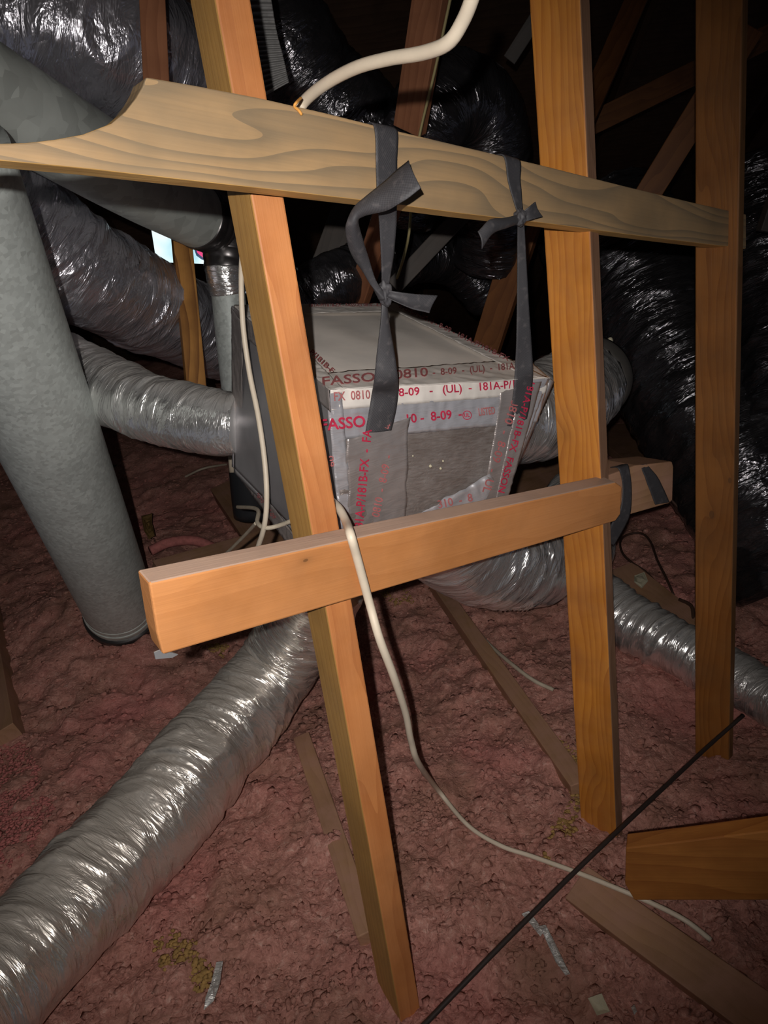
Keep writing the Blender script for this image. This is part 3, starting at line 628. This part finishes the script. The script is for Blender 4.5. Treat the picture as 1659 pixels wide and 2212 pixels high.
ribbon('webbing', [(hit(1382, 1004, A3, n3_, -.002), hit(1396, 1002, A3, n3_, -.002)), (hit(1393, 1030, A3, n3_, .003), hit(1420, 1030, A3, n3_, .003)), (hit(1404, 1060, A3, n3_, .003), hit(1436, 1062, A3, n3_, .003)), (hit(1415, 1090, A3, n3_, .002), hit(1446, 1085, A3, n3_, .002))], M['strap'], bs_, n=50, seed=12)

# ------------------------------------------------------------------ galvanised pipes
def pipe_ring(parent, p, d, r, wd, mat, name='seam_band'):
    return tube(name, [p - d * wd / 2, p - d * wd / 4, p + d * wd / 4, p + d * wd / 2], [r * .99, r, r, r * .99], mat, parent, 64, wd / 6)
fl = empty('flue_pipe', PB, 'large galvanised flue pipe slanting down into the insulation at left', 'pipe')
Tp = W(-82, 500, 1.36); dA = (Tp - PB).normalized(); RA = .128
tube('pipe_body', [PB - dA * .06, PB + dA * .8, Tp, Tp + dA * .16], RA, M['galv'], fl, 96, .05)
pipe_ring(fl, PB + dA * .07, dA, RA + .002, .012, M['galv_dark']); pipe_ring(fl, PB + dA * .035, dA, RA + .004, .02, M['galv_dark'], 'base_collar')
tube('foot_shadow_ring', [PB - dA * .02, PB, PB + dA * .008], [RA + .012, RA + .012, RA + .008], M['duct_tape_dark'], fl, 64, .01)  # dark ring standing in for the shadow round the pipe foot
vp = empty('vent_pipe', W(515, 900, 2.5), 'smaller galvanised vent pipe with elbow, passing behind the notched board', 'pipe')
bpts = [W(-230, 75, 1.28), W(-60, 178, 1.44), W(120, 288, 1.66), W(300, 395, 2.0), W(430, 470, 2.3)]
tube('pipe_body', bpts[:], [.094, .094, .097, .100, .094], M['galv_dark'], vp, 80, .02)
def ribs(a, l, P): return .0035 * np.abs(np.sin(l * np.pi / .035)) ** .5
tube('elbow', [W(425, 468, 2.28), W(468, 488, 2.38), W(492, 530, 2.42), W(490, 585, 2.42), W(488, 610, 2.42)], [.093, .093, .085, .07, .058], M['duct_tape_dark'], vp, 64, .004, ribs)
tube('foil_wrap', [W(486, 575, 2.40), W(488, 600, 2.41), W(494, 632, 2.43)], [.062, .061, .060], M['foil'], vp, 64, .004, crinkle(3, .06, .03, .001, .002))
tube('riser', [W(492, 625, 2.43), W(505, 760, 2.5), W(520, 900, 2.6), W(536, 1010, 2.68)], .055, M['galv'], vp, 48, .03)
tube('boot', [W(528, 985, 2.62), W(538, 1060, 2.68), W(546, 1110, 2.72)], [.058, .066, .07], M['plastic_black'], vp, 40, .02)
tube('label_sleeve', [W(500, 985, 2.5), W(503, 1020, 2.51)], [.012, .012], M['cable_dim'], vp, 16, .02)

# ------------------------------------------------------------------ flexible foil ducts
def duct(pts, rad, mat, label, seed, pitch=.045, sag=.003, amp=.005, seg=150, step=.005, fa=1.0, group='flexible foil ducts', cat='duct'):
    P = [W(*p) for p in pts]; R = rad if np.isscalar(rad) else float(np.mean(rad))
    o = tube('flexible_duct', P, rad, mat, None, seg, step, crinkle(seed, R, pitch, sag, amp, fa), True)
    return tag(o, label, cat, group)
duct([(-200, 2330, 1.20), (-60, 2182, 1.33), (88, 2025, 1.48), (240, 1862, 1.66), (335, 1766, 1.76), (415, 1668, 1.86), (455, 1618, 1.93), (530, 1530, 2.03), (605, 1430, 2.1), (670, 1320, 2.0), (700, 1235, 1.75)], [.118, .116, .114, .120, .121, .124, .117, .118, .112, .11, .108], M['foil_warm'], 'long silver duct lying across the insulation to the bottom left corner', 1, .06, .002, .0055, 200, .0045)
duct([(520, 918, 1.70), (470, 915, 1.71), (400, 900, 1.76), (320, 878, 1.84), (230, 842, 1.96), (130, 790, 2.12), (20, 730, 2.4)], [.070, .074, .076, .080, .088, .094, .1], M['foil'], 'silver duct joining the left side of the taped box', 2, .05, .002, .005, 150, .004)
duct([(-140, 330, 1.75), (20, 470, 1.95), (180, 590, 2.15), (304, 652, 2.4), (430, 712, 2.7), (580, 780, 3.1)], [.16, .155, .15, .15, .152, .15], M['foil_grey'], 'fat grey foil duct sagging behind the large flue pipe', 3, .07, .003, .007, 170, .007)
duct([(-260, -60, 1.75), (-60, -20, 1.8), (120, 40, 1.85), (260, 100, 1.95), (400, 190, 2.2), (520, 300, 2.5)], [.2, .2, .195, .19, .17, .16], M['foil_grey'], 'crinkled bright foil duct filling the upper left corner', 4, .05, .003, .007, 170, .006)
duct([(520, -80, 2.3), (590, 60, 2.3), (680, 190, 2.4), (790, 300, 2.5), (900, 420, 2.8)], .17, M['foil_dark'], 'dark foil duct hanging behind the thick white cable', 5, .08, .003, .008, 130, .009)
duct([(860, 470, 2.5), (905, 290, 2.35), (975, 215, 2.35), (1045, 260, 2.45), (1065, 420, 2.6), (1060, 560, 2.8)], [.12, .13, .135, .135, .13, .13], M['foil_dark'], 'black foil duct bent in an arch above the upper board', 6, .05, .003, .006, 130, .008)
duct([(1075, 900, 1.62), (1150, 895, 1.68), (1200, 875, 1.76), (1240, 850, 1.86), (1262, 825, 1.93)], [.10, .108, .112, .110, .10], M['foil'], 'short silver duct joining the right side of the taped box', 7, .06, .003, .006, 140, .005)
duct([(930, 1090, 1.62), (975, 1160, 1.75), (1060, 1198, 1.9), (1150, 1200, 2.05), (1225, 1165, 2.25), (1255, 1090, 2.5)], [.12, .125, .13, .131, .13, .12], M['foil'], 'bright crinkled duct curving below the lower board near the golden post', 8, .045, .003, .007, 170, .0045, 1.3)
duct([(1240, 1240, 2.55), (1330, 1322, 2.45), (1420, 1378, 2.34), (1510, 1424, 2.24), (1600, 1472, 2.12), (1740, 1552, 1.96)], [.088, .088, .080, .078, .074, .07], M['foil'], 'thin ribbed duct running along the floor behind the far right post', 9, .035, .0035, .006, 120, .004)
duct([(1290, 470, 3.0), (1390, 640, 2.9), (1500, 830, 2.75), (1620, 1020, 2.6), (1760, 1230, 2.5)], [.26, .27, .27, .27, .27], M['foil_dark'], 'huge black foil duct running down behind the far right post', 10, .09, .003, .009, 150, .010)
duct([(1640, 380, 2.6), (1690, 640, 2.5), (1730, 900, 2.4)], .16, M['foil_dark'], 'black foil duct at the right edge of the photo', 11, .09, .003, .009, 100, .010)
duct([(560, 690, 2.6), (660, 640, 2.6), (740, 600, 2.6), (860, 560, 2.8), (980, 560, 3.0), (1060, 640, 3.1)], .10, M['foil_dark'], 'dark crinkled duct lying behind the back edge of the silver box', 12, .05, .003, .006, 110, .008)
cp = empty('end_cover', W(1335, 812, 2.0), 'round dark grey end cap right of the golden post', 'cap')
capd = (W(1372, 780, 2.0) - W(1300, 840, 1.96)).normalized()
tube('cap_body', [W(1262, 828, 1.945), W(1272, 818, 1.965), W(1280, 810, 1.985)], [.108, .113, .108], simple('grey_cap_metal', (.12, .11, .10), .6, .3, 8, .3), cp, 56, .01)
blob('screw_head', W(1318, 735, 1.95), .008, .008, .008, M['paper'], cp, 3, .1, 2)

# ------------------------------------------------------------------ truss webs and other lumber behind
def web(p0, p1, wd, th, mat, label, face_az=None, group='truss webs behind', name='truss_web', cat='beam'):
    a, e = W(*p0), W(*p1); f = (CAMP - (a + e) / 2).normalized() if face_az is None else azv(face_az) * -1
    return tag(beam(name, a, e, wd, th, f, mat), label, cat, group)
web((325, -80, 1.62), (345, 330, 1.62), .055, .038, M['w_red'], 'red brown web at the top left, before the crinkled foil')
web((386, 455, 2.42), (429, 900, 2.32), .060, .045, M['w_grain'], 'short upright with bold dark grain seen left of the small vent pipe', -20)
web((945, -90, 1.75), (885, 280, 2.05), .088, .038, M['w_red'], 'red brown web above the upper board with a pale strip along its edge', 35)
web((880, 320, 2.1), (760, 690, 2.7), .075, .038, M['w_red'], 'brown web below the upper board, behind the tied strap', 35)
web((1150, 440, 2.6), (1045, 770, 2.9), .105, .045, M['w_web'], 'slanting brown web rising behind the right corner of the silver box', 30)
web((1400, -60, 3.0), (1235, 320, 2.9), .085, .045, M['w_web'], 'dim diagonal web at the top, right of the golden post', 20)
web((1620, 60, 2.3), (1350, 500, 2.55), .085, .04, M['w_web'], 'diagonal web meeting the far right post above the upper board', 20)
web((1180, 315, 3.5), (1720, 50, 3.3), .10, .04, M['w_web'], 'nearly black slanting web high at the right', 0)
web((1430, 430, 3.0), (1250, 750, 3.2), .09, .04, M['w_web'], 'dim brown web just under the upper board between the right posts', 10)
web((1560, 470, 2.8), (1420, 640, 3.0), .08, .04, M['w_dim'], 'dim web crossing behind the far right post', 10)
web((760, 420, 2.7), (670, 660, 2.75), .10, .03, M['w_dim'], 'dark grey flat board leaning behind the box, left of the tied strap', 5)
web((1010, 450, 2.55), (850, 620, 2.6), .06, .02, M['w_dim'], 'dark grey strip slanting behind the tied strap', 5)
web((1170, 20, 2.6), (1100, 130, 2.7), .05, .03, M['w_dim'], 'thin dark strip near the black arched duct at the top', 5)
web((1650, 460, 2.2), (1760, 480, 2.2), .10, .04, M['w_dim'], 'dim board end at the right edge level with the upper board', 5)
tag(tube('pale_cable', [W(985, -60, 1.70), W(940, 150, 1.86), W(905, 300, 1.98), (W(890, 420, 2.0)), W(884, 500, 2.0), W(872, 556, 2.0), W(858, 600, 2.05)], .0075, simple('pale_yellow_sheath', (.45, .38, .18), .6), None, 10, .01, flat=.5), 'pale yellow flat cable running down the red brown web', 'cable')
# ribbed grey strap
gs = simple('ribbed_grey_fabric', (.21, .205, .2), .65, 0, 60, .3)
Pg = [(W(528, -40, 1.35), W(580, -40, 1.36)), (W(545, 60, 1.36), W(596, 60, 1.37)), (W(560, 130, 1.37), W(612, 125, 1.38)), (W(575, 205, 1.38), W(624, 178, 1.39))]
o = ribbon('ribbed_strap', Pg, gs, None, .003, 130, 21, .0)
me = o.data; co = np.zeros(len(me.vertices) * 3); me.vertices.foreach_get('co', co); co = co.reshape(-1, 3)
rows = np.repeat(np.arange(130), 42); co = co + (np.array(CAMP) - co) * (.0028 * np.sin(rows * 2 * np.pi / 6.5))[:, None] / 1.3; me.vertices.foreach_set('co', co.ravel()); me.update()
tag(o, 'grey ribbed fabric strap hanging beside the left post at the top', 'strap')
# bright panel behind
pm, nt, b = newmat('sky_blue_panel'); v = coords(nt); n = noise(nt, v, 5, 2)
cc = ramp(nt, n, [(.38, (.16, .55, .80)), (.5, (.62, .88, .92)), (.6, (.85, .95, .97))])
b.inputs['Base Color'].default_value = (.1, .1, .1, 1); nt.links.new(cc, b.inputs['Emission Color']); b.inputs['Emission Strength'].default_value = .58
bp = empty('lit_panel', W(390, 530, 3.3), 'glowing light blue panel with a pink mark, seen under the vent pipe', 'panel')
f0 = (CAMP - W(390, 530, 3.3)).normalized(); APn = (W(390, 530, 3.3), f0)
slab('screen', [hit(x, y, *APn) for x, y in ((318, 440), (470, 452), (470, 571), (338, 566))], hit(470, 500, *APn) - hit(320, 500, *APn), f0, .02, pm, bp, 0)
slab('printed_mark', [hit(x, y, *APn, .003) for x, y in ((418, 534), (460, 540), (460, 563), (436, 561), (424, 552))], hit(470, 500, *APn) - hit(320, 500, *APn), f0, .002, simple('dark_blue_print', (.06, .1, .2), .5, emit=.35), bp, 0)
slab('printed_mark', [hit(x, y, *APn, .005) for x, y in ((422, 534), (460, 541), (460, 560), (438, 556), (427, 547))], hit(470, 500, *APn) - hit(320, 500, *APn), f0, .002, simple('pink_print', (.8, .07, .22), .5, emit=.6), bp, 0)
# floor lumber
def chord(p0, p1, wd, th, mat, label, up=0.0, tilt=Vector((0, -.6, 1)), name='floor_joist'):
    a = GF(p0[0], p0[1], up + .0); e = GF(p1[0], p1[1], up + .0)
    return tag(beam(name, a, e, wd, th, tilt, mat), label, 'board', 'lumber half buried in the insulation')
chord((925, 1240), (1255, 1710), .05, .06, M['w_dusty'], 'dusty narrow board half buried below the bright curved duct', .005)
chord((655, 1600), (800, 2030), .048, .05, M['w_dusty'], 'dust-covered board just left of the left post foot', .004)
chord((1250, 1920), (1760, 2290), .085, .07, M['w_dusty'], 'wide dusty board running out of the bottom right corner', -.02)
chord((340, 1245), (700, 1140), .10, .09, M['w_dusty'], 'brown floor joist behind the left end of the lower board', .03)
chord((482, 1062), (600, 1230), .11, .09, M['w_dusty'], 'short joist end beside the black pipe boot', .05)
chord((1320, 925), (1560, 1090), .35, .05, M['w_dusty'], 'wide dim floor board behind the dusty lumber end', .05)
chord((1335, 1240), (1490, 1370), .13, .06, M['w_dusty'], 'dim plank on the floor behind the thin ribbed duct', .02)
chord((1090, 1085), (1250, 1020), .28, .06, M['w_dusty'], 'dim floor board between the silver box and the golden post', .05)
chord((-60, 1150), (10, 1600), .10, .08, M['w_dusty'], 'dark joist at the left edge of the floor', .01)
A4, n4_ = vplane(W(1360, 1870, 1.40), W(1700, 1870, 1.28))
o = slab('lumber_board', [hit(x, y, A4, n4_) for x, y in ((1352, 1832), (1500, 1815), (1740, 1785), (1740, 1945), (1370, 1945), (1350, 1910))], hit(1700, 1860, A4, n4_) - hit(1360, 1860, A4, n4_), n4_, .038, wood('red_orange_lumber', (.50, .20, .045), (.30, .10, .022), seed=21, rings=10))
tag(o, 'red orange board on edge at the lower right', 'board')

# ------------------------------------------------------------------ cables
def cable(name, pts, rad, mat, label, group=None, seg=12, step=.006):
    return tag(tube(name, pts, rad, mat, None, seg, step), label, 'cable', group)
kb = lambda x, y, o: hit(x, y, A1, n1_, o)
cable('white_cable', [W(1045, -90, .68), W(1022, -10, .70), W(1000, 45, .72), (W(968, 92, .74)), W(915, 114, .77), W(840, 127, .81), W(770, 146, .85), W(705, 180, .90), W(655, 222, .945), kb(640, 262, -.046), kb(610, 330, -.05), kb(575, 410, -.08), W(535, 500, 1.3), W(522, 570, 1.36), W(524, 690, 1.40), W(538, 800, 1.42), W(558, 900, 1.42), W(572, 1000, 1.42), W(576, 1080, 1.43), W(570, 1140, 1.46), W(552, 1200, 1.55), W(530, 1290, 1.7)],
      [.0072] * 9 + [.0070] * 3 + [.0062] + [.0052] * 9, M['cable'], 'thick white cable arching over the upper board, then down past the left post')
lbh = lambda x, y, o: hit(x, y, A2, n2_, o)
cable('white_cable', [W(690, 1050, 1.24), W(712, 1078, 1.19), W(732, 1098, 1.14), W(748, 1128, 1.10), lbh(757, 1155, .009), lbh(770, 1200, .009), lbh(785, 1255, .009), lbh(800, 1310, .014), W(820, 1380, 1.12), W(850, 1460, 1.18), W(876, 1540, 1.28), W(888, 1600, 1.36), W(905, 1650, 1.46), GF(945, 1705, .05), GF(1010, 1782, .022), GF(1080, 1826, .020), GF(1150, 1850, .02), GF(1250, 1886, .04), GF(1330, 1918, .05), GF(1410, 1952, .05), GF(1480, 1988, .05), GF(1535, 2030, .03)],
      [.0066] * 10 + [.006] * 4 + [.0052] * 8, M['cable'], 'white cable looping over the lower board and out across the floor')
tw = simple('orange_tie_wire', (.75, .35, .08), .5)
tag(tube('tie_wire', [kb(650, 212, -.01), kb(640, 222, .006), kb(636, 230, .004), kb(645, 238, .003), kb(652, 248, .003)], .0018, tw, None, 8, .002), 'twist of orange wire where the white cable meets the upper board', 'wire')
cable('cable_loop', [W(513, 1095, 1.9), W(555, 1100, 1.62), W(556, 1128, 1.5), W(572, 1140, 1.46), W(600, 1136, 1.46), W(640, 1120, 1.42), W(665, 1100, 1.4)], .0045, M['cable_dim'], 'cream cable looped round the white cable beside the left post')
cable('cable_loop', [W(553, 1130, 1.6), W(530, 1155, 1.75), W(505, 1180, 1.9), W(488, 1196, 2.0)], .004, M['cable_dim'], 'short cream cable slanting down behind the lower board')
cable('floor_cable', [GF(330, 1215, .05), GF(370, 1212, .05), GF(410, 1200, .06), GF(450, 1202, .05), GF(475, 1215, .03)], .009, M['cable_dim'], 'cream cable lying between flue foot and lower board')
cable('floor_cable', [GF(335, 1222, .03), GF(355, 1232, .04), GF(380, 1248, .03)], .008, M['cable_dim'], 'second cream cable end beside the flue foot')
cable('pink_hose', [GF(325, 1190, .05), GF(365, 1172, .07), GF(420, 1168, .07), GF(465, 1185, .05), GF(490, 1195, .02)], .022, M['pink_wool'], 'pink roll of torn wool lying behind the left end of the lower board')
cable('floor_cable', [GF(400, 1030, .02), GF(440, 1012, .06), GF(490, 1003, .05)], .006, M['cable_dim'], 'thin pale cable end beside the silver duct below the box')
cable('floor_cable', [GF(1015, 1345, .03), GF(1055, 1390, .035), GF(1100, 1430, .035), GF(1150, 1468, .03), GF(1195, 1490, .0)], .006, M['cable_dim'], 'pale dusty cable on the insulation right of the buried narrow board')
cable('black_cable', [W(1606, 1545, 1.90), W(1540, 1603, 1.86), W(1470, 1668, 1.76), W(1340, 1790, 1.585), W(1230, 1895, 1.50), W(1080, 2045, 1.40), W(925, 2205, 1.31), W(870, 2262, 1.27)], .0048, M['cable_black'], 'straight black cable crossing in front of the golden post foot', step=.02)
cable('thin_wire', [GF(1420, 1262, .03), GF(1395, 1235, .05), GF(1365, 1215, .06), GF(1345, 1195, .06), GF(1340, 1170, .06), GF(1355, 1155, .06), GF(1385, 1152, .06), GF(1405, 1170, .06), GF(1420, 1210, .05), GF(1440, 1250, .04), GF(1455, 1285, .02)], .0045, M['cable_brown'], 'thin dark wire loop on the floor between the right posts', step=.02)
cable('thin_wire', [GF(1468, 1295, .04), GF(1494, 1310, .05), GF(1496, 1345, .04), GF(1484, 1352, .03), GF(1474, 1325, .03)], .006, M['cable_brown'], 'small dark wire curl just left of the far right post')
cable('thin_wire', [W(1440, 1070, 2.6), W(1510, 1140, 2.6), W(1620, 1240, 2.6), W(1700, 1310, 2.6)], .005, M['cable_brown'], 'thin dark wire running down to the right behind the far right post', step=.03)
cable('thin_wire', [GF(245, 1010, .06), GF(320, 985, .06), GF(385, 965, .06)], .012, M['cable_brown'], 'dark rod lying on the insulation under the silver duct', step=.03)

# ------------------------------------------------------------------ litter on the insulation
def scrap(pix, mat, label, cat, up=.03, seed=0, amp=.008, name='foil_scrap'):
    """a crumpled sheet through an outline of floor pixels"""
    P = [GF(x, y, up) for x, y in pix]; c = sum(P, Vector()) / len(P); rings = 7; vs2 = [c]; fs2 = []
    k = len(P)
    for r in range(1, rings + 1):
        for p in P: vs2.append(c + (p - c) * r / rings)
    V = np.array([v[:] for v in vs2]); V[:, 2] += amp * (vn(V[:, 0] * 60, V[:, 1] * 60, 0, seed) - .3) * 2
    for j in range(k): fs2.append((0, 1 + j, 1 + (j + 1) % k))
    for r in range(rings - 1):
        for j in range(k): a = 1 + r * k; fs2.append((a + j, a + k + j, a + k + (j + 1) % k, a + (j + 1) % k))
    o = link(name, mesh(V, fs2, V[:, :2] * 3), mat); s = o.modifiers.new('thickness', 'SOLIDIFY'); s.thickness = .001
    return tag(o, label, cat)
scrap([(1126, 1972), (1142, 1966), (1160, 1992), (1175, 2022), (1168, 2030), (1150, 2004)], M['foil'], 'narrow foil scrap by the black cable, upper of the foil line', 'scrap', seed=1)
scrap([(1166, 2006), (1178, 2000), (1190, 2024), (1222, 2088), (1232, 2108), (1222, 2112), (1200, 2080)], M['foil'], 'long thin foil scrap continuing below the first one, right of the black cable', 'scrap', seed=2)
scrap([(440, 2182), (446, 2160), (456, 2120), (468, 2080), (482, 2078), (476, 2130), (462, 2165)], M['foil'], 'upright leaf-shaped foil scrap near the bottom left', 'scrap', seed=3)
scrap([(1364, 2180), (1370, 2172), (1376, 2190), (1370, 2198)], M['foil'], 'tiny foil fleck near the bottom right', 'scrap', seed=6)
scrap([(1370, 1244), (1392, 1240), (1400, 1256), (1386, 1270), (1370, 1262)], M['paper'], 'cream paper scrap between the right posts', 'scrap', .05, 4, name='paper_scrap')
scrap([(305, 1115), (330, 1110), (328, 1130), (336, 1160), (322, 1166), (312, 1150)], M['yellow_wool'], 'yellow paper scrap beside the flue pipe', 'scrap', .06, 5, name='paper_scrap')
scrap([(1270, 2160), (1300, 2150), (1318, 2190), (1290, 2200)], M['paper'], 'pale paper scrap near the bottom edge', 'scrap', .02, 7, name='paper_scrap')
def inside(px_, py_, poly):
    r_ = False; j = len(poly) - 1
    for i in range(len(poly)):
        (xi, yi), (xj, yj) = poly[i], poly[j]
        if (yi > py_) != (yj > py_) and px_ < (xj - xi) * (py_ - yi) / (yj - yi) + xi: r_ = not r_
        j = i
    return r_
def wool(pix, label, seed, mat=M['yellow_wool'], up=.0, nm='wool_batt', count=420):
    """a torn batt: many small fluffy clumps over a floor outline, one mesh"""
    rg = random.Random(seed); xs = [p[0] for p in pix]; ys = [p[1] for p in pix]; vs2 = []; fs2 = []; k = 0
    while k < count:
        x, y = rg.uniform(min(xs), max(xs)), rg.uniform(min(ys), max(ys)); jx, jy = rg.gauss(0, 5), rg.gauss(0, 5)
        if not inside(x, y, pix): continue
        p = GF(x + jx, y + jy, up - .004); sz = rg.uniform(.002, .0065); b0 = len(vs2); q = Vector((rg.uniform(.7, 1.6), rg.uniform(.7, 1.6), rg.uniform(.4, .8)))
        for v3 in IP: vs2.append((p.x + v3[0] * sz * q.x * rg.uniform(.6, 1.4), p.y + v3[1] * sz * q.y * rg.uniform(.6, 1.4), p.z + v3[2] * sz * q.z))
        fs2 += [tuple(b0 + int(i) for i in f) for f in IF]; k += 1
    return tag(link(nm, mesh(vs2, fs2), mat, smooth=True), label, 'insulation')
wool([(1250, 1585), (1262, 1640), (1262, 1720), (1240, 1770), (1215, 1830), (1190, 1868), (1176, 1850), (1190, 1800), (1222, 1750), (1236, 1680), (1205, 1610), (1208, 1585), (1235, 1625)], 'green yellow glass wool tuft left of the golden post foot', 11)
wool([(330, 2040), (390, 2010), (430, 2060), (470, 2100), (440, 2140), (370, 2120)], 'yellow wool patch showing near the leaf-shaped foil scrap', 12, count=260)
wool([(820, 1278), (860, 1268), (895, 1298), (860, 1300)], 'yellow wool tuft below the lower board', 13, count=160)
wool([(440, 1400), (490, 1385), (480, 1408)], 'yellow wool tuft under the lower board left end', 14, count=120)
wool([(0, 1560), (60, 1620), (120, 1740), (60, 1840), (-40, 1900), (-60, 1600)], 'deep pink wool at the left edge of the floor', 15, M['pink_wool'], 0, count=1500)
wool([(905, 1710), (960, 1730), (960, 1790), (900, 1800), (870, 1750)], 'brighter pink wool clump beside the white cable', 17, M['insul'], 0, count=300)
